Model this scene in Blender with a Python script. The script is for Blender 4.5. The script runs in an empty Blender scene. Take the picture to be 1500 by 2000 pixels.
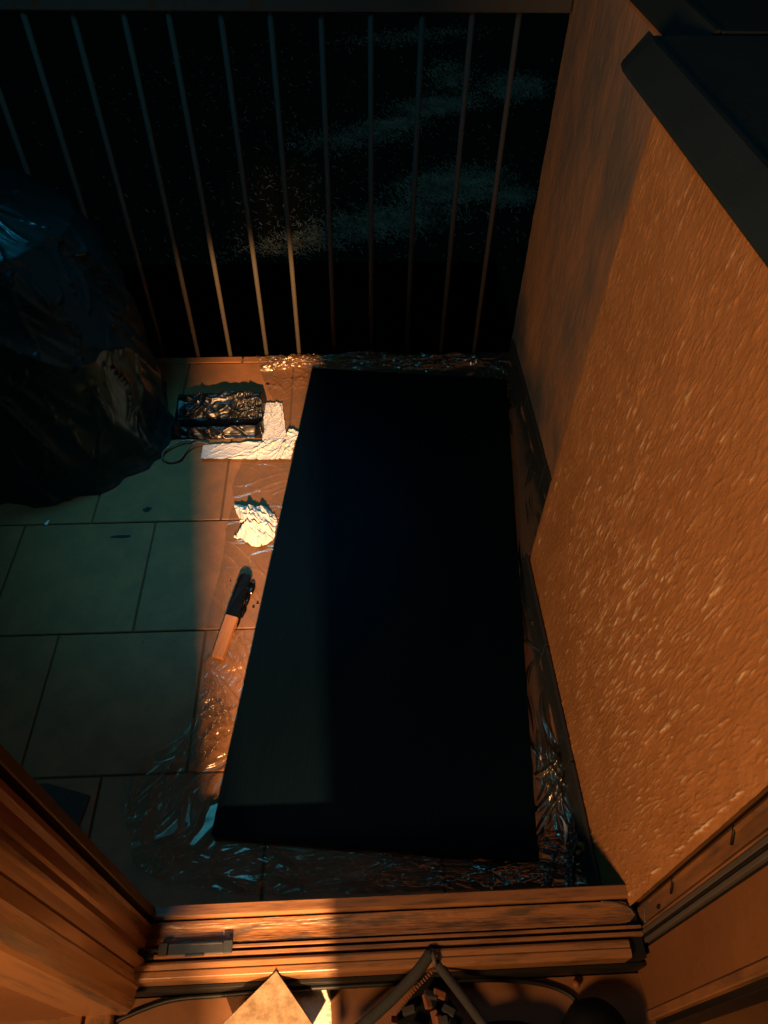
import bpy, bmesh, math, random
import numpy as np
from mathutils import Vector, Matrix, noise as mnoise

S = bpy.context.scene
COL = S.collection
random.seed(7)
RNG = np.random.RandomState(11)

# ------------------------------------------------------------------ camera
FPX, PITCH, YAW, ROLL, EYE = 1403.59, math.radians(49.0375), math.radians(3.6336), math.radians(1.3954), 1.6
fw = Vector((math.sin(YAW)*math.cos(PITCH), math.cos(YAW)*math.cos(PITCH), -math.sin(PITCH)))
rt0 = Vector((math.cos(YAW), -math.sin(YAW), 0)); up0 = rt0.cross(fw)
rt = math.cos(ROLL)*rt0 + math.sin(ROLL)*up0
up = -math.sin(ROLL)*rt0 + math.cos(ROLL)*up0
cam = bpy.data.objects.new('camera', bpy.data.cameras.new('camera')); COL.objects.link(cam)
cam.data.sensor_fit = 'VERTICAL'; cam.data.sensor_height = 24; cam.data.lens = FPX/2000*24
cam.data.clip_start = 0.02; cam.data.clip_end = 500
M = Matrix((rt, up, -fw)).transposed().to_4x4(); M.translation = Vector((0, 0, EYE))
cam.matrix_world = M
S.camera = cam

# ------------------------------------------------------------------ sky, lights, exposure
S.view_settings.view_transform = 'Standard'; S.view_settings.look = 'None'
S.view_settings.exposure = 0; S.view_settings.gamma = 1; S.view_settings.use_curve_mapping = False
S.render.engine = 'CYCLES'
W = bpy.data.worlds.new('World'); S.world = W; W.use_nodes = True
wn = W.node_tree.nodes; wl = W.node_tree.links; wn.clear()
sky = wn.new('ShaderNodeTexSky'); sky.sky_type = 'NISHITA'; sky.sun_disc = False
sky.sun_elevation = math.radians(-4); sky.sun_rotation = math.radians(180)
tint = wn.new('ShaderNodeMix'); tint.data_type = 'RGBA'; tint.blend_type = 'MULTIPLY'; tint.inputs[0].default_value = 1
tint.inputs[7].default_value = (0.5, 1.0, 0.9, 1)
bg = wn.new('ShaderNodeBackground'); bg.inputs[1].default_value = 0.06
wo = wn.new('ShaderNodeOutputWorld')
wl.new(sky.outputs[0], tint.inputs[6]); wl.new(tint.outputs[2], bg.inputs[0]); wl.new(bg.outputs[0], wo.inputs[0])

WARM = (1.0, 0.50, 0.20)
S.cycles.diffuse_bounces = 1; S.cycles.max_bounces = 8; S.cycles.transparent_max_bounces = 12
def lamp(name, kind, loc, target, power, color, **kw):
    d = bpy.data.lights.new(name, kind); d.energy = power; d.color = color
    for k, v in kw.items(): setattr(d, k, v)
    o = bpy.data.objects.new(name, d); COL.objects.link(o); o.location = loc
    o.rotation_euler = (Vector(target)-Vector(loc)).to_track_quat('-Z', 'Y').to_euler()
    return o
# ceiling lamp of the room behind the camera, shining out over the threshold
lamp('room_lamp', 'SPOT', (0.05, -2.3, 2.2), (-0.24, 1.10, 0.0), 2150, WARM, shadow_soft_size=0.035, spot_size=math.radians(23.5), spot_blend=0.25)
# unseen fill lamp added inside the door at left, lighting the side wall and the right jamb
lamp('wall_fill_lamp', 'SPOT', (-0.86, -0.86, 1.42), (0.45, 0.7, 0.5), 112, WARM, shadow_soft_size=0.16, spot_size=math.radians(110), spot_blend=0.4)
# unseen fill lamp added far to the right, reaching only the left jamb
lamp('jamb_fill_lamp', 'SPOT', (1.6, -1.0, 1.25), (-0.37, 0.2, 0.4), 48, WARM, shadow_soft_size=0.05, spot_size=math.radians(40), spot_blend=0.6)
# unseen cold lamps added to tint the shade teal: weak panel and spot
COOL = (0.06, 0.52, 0.80)
lamp('moon', 'SUN', (0, -20, 20), (0, 0, 0), .34, (0.35, 0.85, 0.95), angle=math.radians(.5))
lamp('teal_fill_panel', 'AREA', (-0.70, 1.0, 2.45), (-0.75, 1.5, 0.3), 4.6, COOL, shape='RECTANGLE', size=0.22, size_y=0.8)
lamp('teal_fill_spot', 'SPOT', (-0.35, 1.85, 2.5), (-0.38, 1.42, 0), 78, COOL, shadow_soft_size=0.12, spot_size=math.radians(32), spot_blend=1.0)

# ------------------------------------------------------------------ helpers
def link(o, parent=None):
    COL.objects.link(o)
    if parent is not None: o.parent = parent
    return o
def mesh_obj(name, bm, mat, parent=None, smooth=False):
    me = bpy.data.meshes.new(name); bm.normal_update(); bm.to_mesh(me); bm.free()
    if smooth:
        for p in me.polygons: p.use_smooth = True
    if mat: me.materials.append(mat)
    return link(bpy.data.objects.new(name, me), parent)
def pydata(name, v, f, mat, parent=None, smooth=True):
    me = bpy.data.meshes.new(name); me.from_pydata(v, [], f); me.update()
    if smooth: me.polygons.foreach_set('use_smooth', [True]*len(me.polygons))
    if mat: me.materials.append(mat)
    return link(bpy.data.objects.new(name, me), parent)
def empty(name, loc=(0, 0, 0)):
    o = bpy.data.objects.new(name, None); o.empty_display_size = 0.05; o.location = loc; return link(o)
def tag(o, label, cat, group=None):
    o['label'] = label; o['category'] = cat
    if group: o['group'] = group
    return o
def struct(o): o['kind'] = 'structure'; return o
def box(bm, x0, x1, y0, y1, z0, z1, bevel=0.0, seg=1):
    r = bmesh.ops.create_cube(bm, size=1.0); vs = r['verts']
    for v in vs: v.co = Vector((x0+(v.co.x+.5)*(x1-x0), y0+(v.co.y+.5)*(y1-y0), z0+(v.co.z+.5)*(z1-z0)))
    if bevel:
        es = list({e for v in vs for e in v.link_edges})
        bmesh.ops.bevel(bm, geom=es, offset=bevel, segments=seg, affect='EDGES', profile=0.5)
def boxobj(name, x0, x1, y0, y1, z0, z1, mat, parent=None, bevel=0.0, seg=1):
    bm = bmesh.new(); box(bm, x0, x1, y0, y1, z0, z1, bevel, seg); return mesh_obj(name, bm, mat, parent)
def prism(name, pts, axis, a, b, mat, parent=None, bevel=0.0):
    """closed polygon pts in the two other axes, extruded along axis from a to b"""
    bm = bmesh.new()
    def co(p, t): return {'x': (t, p[0], p[1]), 'y': (p[0], t, p[1]), 'z': (p[0], p[1], t)}[axis]
    A = [bm.verts.new(co(p, a)) for p in pts]; B = [bm.verts.new(co(p, b)) for p in pts]
    n = len(pts); bm.faces.new(A); bm.faces.new(B)
    for i in range(n): bm.faces.new((A[i], A[(i+1) % n], B[(i+1) % n], B[i]))
    bmesh.ops.recalc_face_normals(bm, faces=bm.faces)
    if bevel: bmesh.ops.bevel(bm, geom=list(bm.edges), offset=bevel, segments=1, affect='EDGES', profile=0.5)
    return mesh_obj(name, bm, mat, parent)
def tube(name, pts, rad, mat, parent=None, seg=10):
    pts = [Vector(p) for p in pts]; v = []; f = []
    if not isinstance(rad, (list, tuple)): rad = [rad]*len(pts)
    pn = None
    for i, p in enumerate(pts):
        t = (pts[min(i+1, len(pts)-1)]-pts[max(i-1, 0)]).normalized()
        a = pn if pn is not None else (Vector((0, 0, 1)) if abs(t.z) < .9 else Vector((1, 0, 0)))
        a = (a - t*a.dot(t)).normalized(); pn = a; b = t.cross(a)
        for k in range(seg):
            w = 2*math.pi*k/seg; v.append(tuple(p+(a*math.cos(w)+b*math.sin(w))*rad[i]))
    for i in range(len(pts)-1):
        for k in range(seg):
            q = (k+1) % seg; f.append((i*seg+k, i*seg+q, (i+1)*seg+q, (i+1)*seg+k))
    f.append(tuple(range(seg-1, -1, -1))); f.append(tuple(range((len(pts)-1)*seg, len(pts)*seg)))
    return pydata(name, v, f, mat, parent)
def spline(pts, n):
    P = [Vector(p) for p in pts]; P = [P[0]*2-P[1]]+P+[P[-1]*2-P[-2]]; out = []
    for i in range(1, len(P)-2):
        for k in range(n):
            t = k/n; a, b, c, d = P[i-1:i+3]
            out.append(.5*((2*b)+(c-a)*t+(2*a-5*b+4*c-d)*t*t+(3*b-a-3*c+d)*t**3))
    out.append(P[-2]); return out
def vnoise(x, y, seed=0):
    """smooth value noise on numpy arrays, -1..1"""
    xi = np.floor(x).astype(np.int64); yi = np.floor(y).astype(np.int64); xf = x-xi; yf = y-yi
    u = xf*xf*(3-2*xf); w = yf*yf*(3-2*yf)
    def h(a, b):
        n = (a*374761393 + b*668265263 + seed*974634777) & 0x7fffffff
        n = ((n ^ (n >> 13)) * 1274126177) & 0x7fffffff
        return ((n ^ (n >> 16)) & 0xffff)/32767.5-1
    return (h(xi, yi)*(1-u)+h(xi+1, yi)*u)*(1-w)+(h(xi, yi+1)*(1-u)+h(xi+1, yi+1)*u)*w
def fbm(x, y, o=4, seed=0):
    s = 0; a = 1; t = 0
    for i in range(o):
        s = s+a*vnoise(x*2**i, y*2**i, seed+i); t += a; a *= .5
    return s/t
def grid_obj(name, P, mask, mat, parent=None, thick=0):
    """P: (ny,nx,3) points; mask (ny-1,nx-1) faces kept"""
    ny, nx = P.shape[:2]; idx = np.arange(ny*nx).reshape(ny, nx)
    q = np.stack([idx[:-1, :-1], idx[:-1, 1:], idx[1:, 1:], idx[1:, :-1]], -1)
    q = q[mask] if mask is not None else q.reshape(-1, 4)
    used = np.unique(q); re = np.full(ny*nx, -1); re[used] = np.arange(len(used))
    V = P.reshape(-1, 3)[used]; q = re[q]
    me = bpy.data.meshes.new(name); me.vertices.add(len(V)); me.vertices.foreach_set('co', V.astype(np.float32).ravel())
    me.loops.add(q.size); me.loops.foreach_set('vertex_index', q.astype(np.int32).ravel())
    me.polygons.add(len(q)); me.polygons.foreach_set('loop_start', np.arange(0, q.size, 4, dtype=np.int32))
    me.polygons.foreach_set('loop_total', np.full(len(q), 4, dtype=np.int32))
    me.update(calc_edges=True); me.validate()
    me.polygons.foreach_set('use_smooth', [True]*len(me.polygons))
    me.materials.append(mat)
    o = link(bpy.data.objects.new(name, me), parent)
    if thick:
        m = o.modifiers.new('thickness', 'SOLIDIFY'); m.thickness = thick; m.offset = -1
    return o
def creases(X, Y, H, items):
    """items: (cx, cy, angle, length, width, amp, bend) - adds sharp curved folds to the height field H"""
    x0, y0 = X[0, 0], Y[0, 0]; dx = X[0, 1]-X[0, 0]; dy = Y[1, 0]-Y[0, 0]; ny, nx = X.shape
    for cx, cy, an, ln, wd, am, bend in items:
        R = ln*.55+wd
        i0 = max(0, int((cx-R-x0)/dx)); i1 = min(nx, int((cx+R-x0)/dx)+2)
        j0 = max(0, int((cy-R-y0)/dy)); j1 = min(ny, int((cy+R-y0)/dy)+2)
        if i1 <= i0 or j1 <= j0: continue
        x = X[j0:j1, i0:i1]-cx; y = Y[j0:j1, i0:i1]-cy
        u = x*math.cos(an)+y*math.sin(an); v = -x*math.sin(an)+y*math.cos(an)
        v = v - bend*u*u/ln
        t = np.clip(1-(2*u/ln)**2, 0, 1)
        H[j0:j1, i0:i1] += am*t*np.clip(1-np.abs(v)/(wd*(.35+.65*t)), 0, 1)**1.3
    return H

# ------------------------------------------------------------------ materials
def mat(name, col, rough=.6, spec=.5, var=.25, scale=8, bump=0, bscale=60, col2=None, stretch=(1, 1, 1), metal=0, thr=None, coat=0, bdist=.002, rvar=0):
    m = bpy.data.materials.new(name); m.use_nodes = True; n = m.node_tree.nodes; l = m.node_tree.links
    b = n['Principled BSDF']; b.inputs['Roughness'].default_value = rough; b.inputs['Specular IOR Level'].default_value = spec
    b.inputs['Metallic'].default_value = metal; b.inputs['Coat Weight'].default_value = coat
    tc = n.new('ShaderNodeTexCoord'); mp = n.new('ShaderNodeMapping'); mp.inputs['Scale'].default_value = stretch
    l.new(tc.outputs['Object'], mp.inputs[0])
    nz = n.new('ShaderNodeTexNoise'); nz.inputs['Scale'].default_value = scale; nz.inputs['Detail'].default_value = 8; nz.inputs['Roughness'].default_value = .65
    l.new(mp.outputs[0], nz.inputs[0])
    cr = n.new('ShaderNodeValToRGB'); c2 = col2 or tuple(c*(1-var) for c in col)
    lo, hi = thr or (.3, .7)
    cr.color_ramp.elements[0].position = lo; cr.color_ramp.elements[1].position = hi
    cr.color_ramp.elements[0].color = (*c2, 1); cr.color_ramp.elements[1].color = (*col, 1)
    l.new(nz.outputs[0], cr.inputs[0]); l.new(cr.outputs[0], b.inputs['Base Color'])
    if rvar:
        mr = n.new('ShaderNodeMapRange'); mr.inputs[3].default_value = rough+rvar; mr.inputs[4].default_value = max(.05, rough-rvar)
        l.new(nz.outputs[0], mr.inputs[0]); l.new(mr.outputs[0], b.inputs['Roughness'])
    if bump:
        nb = n.new('ShaderNodeTexNoise'); nb.inputs['Scale'].default_value = bscale; nb.inputs['Detail'].default_value = 6
        l.new(mp.outputs[0], nb.inputs[0]); bp = n.new('ShaderNodeBump'); bp.inputs['Strength'].default_value = bump
        bp.inputs['Distance'].default_value = bdist
        l.new(nb.outputs[0], bp.inputs['Height']); l.new(bp.outputs[0], b.inputs['Normal'])
    return m
M_TILE = mat('tile_ceramic', (.37, .16, .062), .55, .35, col2=(.26, .125, .055), thr=(.38, .62), scale=11, bump=.25, bscale=120, rvar=.12)
M_GROUT = mat('grout', (.17, .10, .055), .9, .2, scale=30, bump=.5)
M_WALL = mat('orange_stucco', (.58, .272, .10), .55, .25, scale=9, col2=(.43, .19, .065), bump=.5, bscale=420, bdist=.002)
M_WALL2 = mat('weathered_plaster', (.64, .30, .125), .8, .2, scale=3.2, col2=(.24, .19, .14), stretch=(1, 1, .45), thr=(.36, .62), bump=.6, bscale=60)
def fade(m):  # mixes grey in towards the bottom, edge broken up by noise
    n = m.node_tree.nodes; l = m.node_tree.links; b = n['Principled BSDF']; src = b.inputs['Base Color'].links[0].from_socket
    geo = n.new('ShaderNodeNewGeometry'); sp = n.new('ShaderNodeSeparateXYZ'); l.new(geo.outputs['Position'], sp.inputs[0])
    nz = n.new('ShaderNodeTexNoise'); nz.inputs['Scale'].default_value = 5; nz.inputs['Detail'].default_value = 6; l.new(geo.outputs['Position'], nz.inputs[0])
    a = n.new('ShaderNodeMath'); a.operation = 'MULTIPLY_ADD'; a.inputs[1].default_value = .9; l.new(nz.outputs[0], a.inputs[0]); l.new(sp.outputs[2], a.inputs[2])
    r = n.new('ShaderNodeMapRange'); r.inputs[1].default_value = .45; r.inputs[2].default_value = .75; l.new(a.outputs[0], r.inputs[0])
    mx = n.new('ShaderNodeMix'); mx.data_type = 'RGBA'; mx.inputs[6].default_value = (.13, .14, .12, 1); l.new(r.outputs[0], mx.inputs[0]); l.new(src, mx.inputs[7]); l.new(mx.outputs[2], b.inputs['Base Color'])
fade(M_WALL2)
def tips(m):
    m = m.copy(); m.name = 'orange_stucco_painted_glints'; n = m.node_tree.nodes; l = m.node_tree.links; b = n['Principled BSDF']; src = b.inputs['Base Color'].links[0].from_socket
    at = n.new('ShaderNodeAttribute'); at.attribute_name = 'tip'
    mx = n.new('ShaderNodeMix'); mx.data_type = 'RGBA'; mx.inputs[7].default_value = (.92, .74, .48, 1); l.new(at.outputs['Fac'], mx.inputs[0]); l.new(src, mx.inputs[6]); l.new(mx.outputs[2], b.inputs['Base Color'])  # cream on the ridge tips is a painted highlight
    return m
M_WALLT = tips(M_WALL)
M_SKIRT = mat('shaded_skirting_tile', (.034, .042, .045), .4, .4, scale=14, bump=.2)  # dark albedo stands in for the shade low on the right
M_STONE = mat('dark_coping_slab', (.055, .065, .06), .5, .4, scale=9, bump=.3, bscale=90)
M_STONE2 = mat('dark_coping_edge', (.028, .042, .042), .45, .5, scale=9, bump=.2)
M_BAR = mat('painted_iron', (.115, .105, .085), .6, .25, scale=22, col2=(.2, .075, .025), stretch=(1, 1, .25), thr=(.31, .42), bump=.3, bscale=200)
M_BOARD = mat('black_wet_paint', (.0005, .0030, .0062), .62, .2, scale=10, var=.5, stretch=(30, .6, 1), bump=1.0, bscale=12, bdist=.0016)
M_BOARD.node_tree.nodes['Principled BSDF'].inputs['Specular Tint'].default_value = (.2, .48, .75, 1)
M_BOARDE = mat('board_edge_paint', (.02, .03, .032), .5, .4)
M_FRAME = mat('door_frame_paint', (.28, .125, .048), .36, .5, scale=5, col2=(.09, .055, .03), stretch=(6, 6, 1), thr=(.35, .6), bump=.12, bscale=50)
M_FRAMEL = mat('door_frame_paint_soiled_shaded', (.27, .125, .045), .26, .8, scale=3, col2=(.05, .045, .036), stretch=(9, 9, .6), thr=(.34, .5), bump=.12, bscale=50)  # dark streaks carry grime and the shade between the mouldings
M_FRAMEG = mat('grey_weather_strip', (.10, .09, .08), .5, .4)
M_SEAL = mat('black_rubber_seal', (.008, .009, .01), .5, .4)
M_TRACK = mat('grimy_sill_track', (.29, .135, .05), .40, .55, scale=48, col2=(.09, .06, .04), stretch=(.25, 1.6, 1), thr=(.36, .56), bump=.5, bscale=90)
M_RAIL = mat('sill_rail_metal', (.29, .14, .058), .32, .55, scale=9, col2=(.10, .06, .035), thr=(.36, .52), stretch=(.6, 6, 1), bump=.15, bscale=60)
M_PLATE = mat('dark_keeper_metal', (.035, .04, .04), .45, .6, scale=30, bump=.4, bscale=120)
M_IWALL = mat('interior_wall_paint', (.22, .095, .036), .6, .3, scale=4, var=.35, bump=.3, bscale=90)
M_IFLOOR = mat('interior_floor', (.24, .11, .045), .5, .4, scale=6, col2=(.12, .06, .03), bump=.2)
M_BAG = mat('black_plastic_bag', (.009, .026, .028), .28, .6, scale=6, var=.3, bump=.25, bscale=7, bdist=.006, rvar=.08)
M_BAG.node_tree.nodes['Principled BSDF'].inputs['Specular Tint'].default_value = (.3, .75, .85, 1)
M_PAINT = mat('wet_black_paint', (.004, .004, .005), .16, .6, scale=10, bump=.3, bscale=40)
M_TRAYFOIL = mat('paint_smeared_film', (.006, .007, .008), .3, .45, scale=18, col2=(.12, .06, .03), thr=(.30, .37), bump=.15, bscale=40)
M_WHITE = mat('tissue_paper', (.86, .84, .80), .8, .2, scale=12, var=.06, bump=.3, bscale=140)
M_WOOD = mat('pale_wood', (.46, .20, .085), .55, .3, scale=14, var=.25, stretch=(8, 1, 1))
M_CABLE = mat('black_cable', (.006, .008, .009), .5, .4)
M_FABRIC = mat('dark_fabric', (.05, .055, .055), .85, .2, scale=20, bump=.5, bscale=200)
M_BLACKF = mat('black_fabric', (.004, .005, .006), .8, .2)
M_BROWN = mat('rusty_brown_blocks', (.26, .10, .04), .6, .3, scale=12)
M_LEAF = mat('dry_leaf', (.5, .2, .06), .6, .3)
M_SOIL = mat('night_soil', (.008, .009, .008), .95, .1, scale=.8, col2=(.004, .005, .005), bump=.4, bscale=12)
M_GRASS = mat('pale_moonlit_grass', (.16, .20, .18), .8, .2, scale=3, col2=(.03, .04, .035))
M_PAPERG = mat('grey_paper', (.075, .065, .055), .7, .2, scale=10)
M_CEIL = mat('ceiling_plaster', (.2, .2, .19), .8, .2)

def quilt(name, col):
    m = mat(name, col, .75, .25, scale=10, var=.08)
    n = m.node_tree.nodes; l = m.node_tree.links; b = n['Principled BSDF']
    tc = n.new('ShaderNodeTexCoord'); vo = n.new('ShaderNodeTexVoronoi'); vo.inputs['Scale'].default_value = 170
    l.new(tc.outputs['Object'], vo.inputs[0]); bp = n.new('ShaderNodeBump'); bp.inputs['Strength'].default_value = .8; bp.inputs['Distance'].default_value = .002
    l.new(vo.outputs[0], bp.inputs['Height']); l.new(bp.outputs[0], b.inputs['Normal']); return m
M_QUILT = quilt('quilted_paper_towel', (.80, .76, .68))
M_CARD = quilt('woven_card', (.24, .19, .125))
M_CARD.node_tree.nodes['Color Ramp'].color_ramp.elements[0].color = (.10, .065, .035, 1); M_CARD.node_tree.nodes['Noise Texture'].inputs['Scale'].default_value = 45

def film_mat():
    m = bpy.data.materials.new('clear_plastic_film'); m.use_nodes = True; n = m.node_tree.nodes; l = m.node_tree.links; n.clear()
    out = n.new('ShaderNodeOutputMaterial'); mix = n.new('ShaderNodeMixShader'); tr = n.new('ShaderNodeBsdfTransparent')
    p = n.new('ShaderNodeBsdfPrincipled'); tc = n.new('ShaderNodeTexCoord')
    tr.inputs[0].default_value = (1, 1, 1, 1)
    p.inputs['Roughness'].default_value = .22; p.inputs['Specular IOR Level'].default_value = 1.0
    p.inputs['Base Color'].default_value = (.10, .09, .075, 1)
    nz = n.new('ShaderNodeTexNoise'); nz.inputs['Scale'].default_value = 5; nz.inputs['Detail'].default_value = 5
    l.new(tc.outputs['Object'], nz.inputs[0])
    sep = n.new('ShaderNodeSeparateXYZ'); l.new(tc.outputs['Object'], sep.inputs[0])
    # shade towards the wall is put into the film's colour and opacity; clear left
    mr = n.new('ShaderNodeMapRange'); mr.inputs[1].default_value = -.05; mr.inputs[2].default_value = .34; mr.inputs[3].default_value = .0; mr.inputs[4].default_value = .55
    l.new(sep.outputs[0], mr.inputs[0])
    nb = n.new('ShaderNodeTexNoise'); nb.inputs['Scale'].default_value = 14; nb.inputs['Detail'].default_value = 2
    l.new(tc.outputs['Object'], nb.inputs[0])
    bp = n.new('ShaderNodeBump'); bp.inputs['Strength'].default_value = .5; bp.inputs['Distance'].default_value = .004
    l.new(nb.outputs[0], bp.inputs['Height']); l.new(bp.outputs[0], p.inputs['Normal'])
    ad = n.new('ShaderNodeMath'); ad.operation = 'MULTIPLY_ADD'; ad.inputs[1].default_value = .3; 
    l.new(nz.outputs[0], ad.inputs[0]); l.new(mr.outputs[0], ad.inputs[2]); ad.use_clamp = False
    lw = n.new('ShaderNodeLayerWeight'); lw.inputs[0].default_value = .35; l.new(bp.outputs[0], lw.inputs[1])
    pw = n.new('ShaderNodeMath'); pw.operation = 'MULTIPLY'; pw.inputs[1].default_value = .5; l.new(lw.outputs['Facing'], pw.inputs[0])
    a2 = n.new('ShaderNodeMath'); a2.operation = 'ADD'; a2.use_clamp = True; l.new(ad.outputs[0], a2.inputs[0]); l.new(pw.outputs[0], a2.inputs[1])
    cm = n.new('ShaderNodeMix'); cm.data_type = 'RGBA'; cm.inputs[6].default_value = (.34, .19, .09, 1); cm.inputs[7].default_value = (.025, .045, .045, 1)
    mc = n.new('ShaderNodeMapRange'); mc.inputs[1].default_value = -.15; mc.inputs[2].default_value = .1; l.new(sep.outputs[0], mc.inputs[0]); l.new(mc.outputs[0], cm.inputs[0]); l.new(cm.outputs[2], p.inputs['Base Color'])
    l.new(a2.outputs[0], mix.inputs[0]); l.new(tr.outputs[0], mix.inputs[1]); l.new(p.outputs[0], mix.inputs[2]); gl = n.new('ShaderNodeBsdfGlossy'); gl.inputs['Roughness'].default_value = .2; gl.inputs[0].default_value = (.8, .74, .6, 1); l.new(bp.outputs[0], gl.inputs['Normal'])
    m3 = n.new('ShaderNodeMixShader'); m3.inputs[0].default_value = .35; l.new(p.outputs[0], m3.inputs[1]); l.new(gl.outputs[0], m3.inputs[2]); l.new(m3.outputs[0], mix.inputs[2])
    l.new(mix.outputs[0], out.inputs[0])
    return m
M_FILM = film_mat()

# ------------------------------------------------------------------ ground outside
G = 60
gx = np.linspace(-G, G, 60); gy = np.linspace(-20, 140, 60); X, Y = np.meshgrid(gx, gy)
Zg = -3+.12*fbm(X*.12, Y*.12, 3, 5)*np.clip((Y-18)/20, 0, 1)
ground = struct(grid_obj('ground', np.stack([X, Y, Zg], -1), None, M_SOIL))
v = []; f = []
patches = [(-.5, 8.5, .9, .35, 260), (.55, 9.0, .9, .45, 700), (1.5, 10.0, .75, .55, 1100), (.1, 11.6, .9, .5, 350), (.75, 12.1, .5, .3, 350),
           (1.55, 12.9, .7, .4, 600), (1.9, 14.3, .5, .9, 250), (2.95, 13.7, .55, .6, 500), (2.3, 9.65, .3, .25, 250), (-.3, 7.0, .9, .4, 160), (0, 9.5, 3.2, 3.2, 350), (-2, 14, 3, 3, 120), (1.4, 16.5, 1.4, .5, 260)]
for cx, cy, sx, sy, nn in patches:  # patches of light put into the layout of pale tufts
    for k in range(nn*5):
        a = random.gauss(0, .5)*sx; b = random.gauss(0, .5)*sy+a*.25
        x, y = cx+a, cy+b; h = random.uniform(.01, .035); an = random.uniform(0, math.pi); w = random.uniform(.003, .008)
        lx, ly = random.gauss(0, .02), random.gauss(0, .02); i = len(v)
        v += [(x-w*math.cos(an), y-w*math.sin(an), -3), (x+w*math.cos(an), y+w*math.sin(an), -3), (x+lx+w*.6, y+ly, -3+h), (x+lx*1.8, y+ly*1.8, -3+h*1.25)]
        f.append((i, i+1, i+2, i+3))
gr = pydata('grass', v, f, M_GRASS, smooth=False); gr['kind'] = 'stuff'
tag(gr, 'thin grass tufts coloured pale and clustered as moonlit patches on the dark ground beyond the railing', 'grass')

# ------------------------------------------------------------------ balcony floor, tiles
YF = 2.145
floor = struct(boxobj('balcony_floor', -2.6, .66, .17, YF-.004, -.2, -.006, M_GROUT))
TS = .37; rows = [.2515+TS*k for k in range(-1, 6)]
y_j = .63-.37
def tile_mesh(w, h):
    bm = bmesh.new(); box(bm, -w/2, w/2, -h/2, h/2, -.005, 0, .0022, 1)
    me = bpy.data.meshes.new('tile'); bm.to_mesh(me); bm.free(); me.materials.append(M_TILE); return me
full = tile_mesh(TS-.0045, TS-.0045); cache = {}
yr = [.26, .63, 1.0, 1.37, 1.74, 2.11]
for r, y0 in enumerate(yr):
    y1 = min(y0+TS, YF); ya = y0+.002; yb = y1-.002 if y1 < YF else YF
    off = -.388 if r % 2 else -.574     # .63 row: -.388, 1.0 row: -.574
    k = -6
    while True:
        xa = off+TS*k; xb = xa+TS; k += 1
        if xa > .64: break
        xb2 = min(xb, .65)
        if xb2-xa < .02: continue
        w, h = round(xb2-xa-.0045, 4), round(yb-ya, 4)
        if (w, h) not in cache: cache[(w, h)] = tile_mesh(w, h)
        o = link(bpy.data.objects.new('tile', cache[(w, h)]), floor)
        o.location = ((xa+xb2)/2, (ya+yb)/2, random.uniform(-.0006, .0006))
        o.rotation_euler = (random.gauss(0, .0012), random.gauss(0, .0012), random.gauss(0, .0008))

# ------------------------------------------------------------------ walls of the balcony
WX = .470
wall = empty('side_wall', (WX, .75, 0)); tag(wall, 'near orange textured stucco wall right of the black board, under the dark coping', 'wall')
ny, nz_ = 560, 760
ys = np.linspace(.285, 1.168, ny); zs = np.linspace(.0, 1.2, nz_); Yw, Zw = np.meshgrid(ys, zs)
rnd = random.Random(5)
strokes = []; big = []
for _ in range(6200):
    y_, z_ = rnd.uniform(.29, 1.15), rnd.uniform(.05, 1.19)
    c_ = math.pi/2 + rnd.gauss(.07, .08)
    strokes.append((y_, z_, c_, rnd.uniform(.012, .050), rnd.uniform(.0018, .0028), rnd.uniform(.0003, .0012), rnd.gauss(0, .25)))
for _ in range(1700):
    y_ = min(1.12, max(.30, rnd.gauss(.66, .20))); z_ = min(1.15, max(.06, rnd.gauss(.52, .26)))
    c_ = math.pi/2 + rnd.gauss(.08, .07)
    big.append((y_, z_, c_, rnd.uniform(.016, .070), rnd.uniform(.0020, .0030), rnd.uniform(.0006, .0018), rnd.gauss(0, .08)))
hgt = creases(Yw, Zw, np.zeros_like(Yw), strokes)
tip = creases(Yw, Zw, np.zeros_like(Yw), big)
hgt = hgt+tip+.0006*fbm(Yw*190, Zw*120, 2, 40)+.0006*fbm(Yw*60, Zw*34, 2, 41)+.0004*fbm(Yw*12, Zw*7, 2, 50)
tip = np.clip((tip/.0018-.35)*1.3, 0, .8)  # mask of the painted highlights on the strongest ridges
Xw = WX-hgt
edge = np.clip((Yw-1.150)/.018, 0, 1); Xw = Xw+.010*edge**2
Yw2 = Yw+edge*.004*fbm(Zw*25, Zw*0, 3, 60)
P = np.stack([Xw, Yw2, Zw], -1)[:, ::-1]
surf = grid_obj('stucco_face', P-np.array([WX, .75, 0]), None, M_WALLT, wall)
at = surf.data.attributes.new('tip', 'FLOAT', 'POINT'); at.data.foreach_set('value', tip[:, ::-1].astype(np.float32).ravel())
bmw = bmesh.new(); box(bmw, WX+.004-WX, .90-WX, .31-.75, 1.166-.75, 0, 1.195); mesh_obj('wall_core', bmw, M_WALL, wall)
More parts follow.
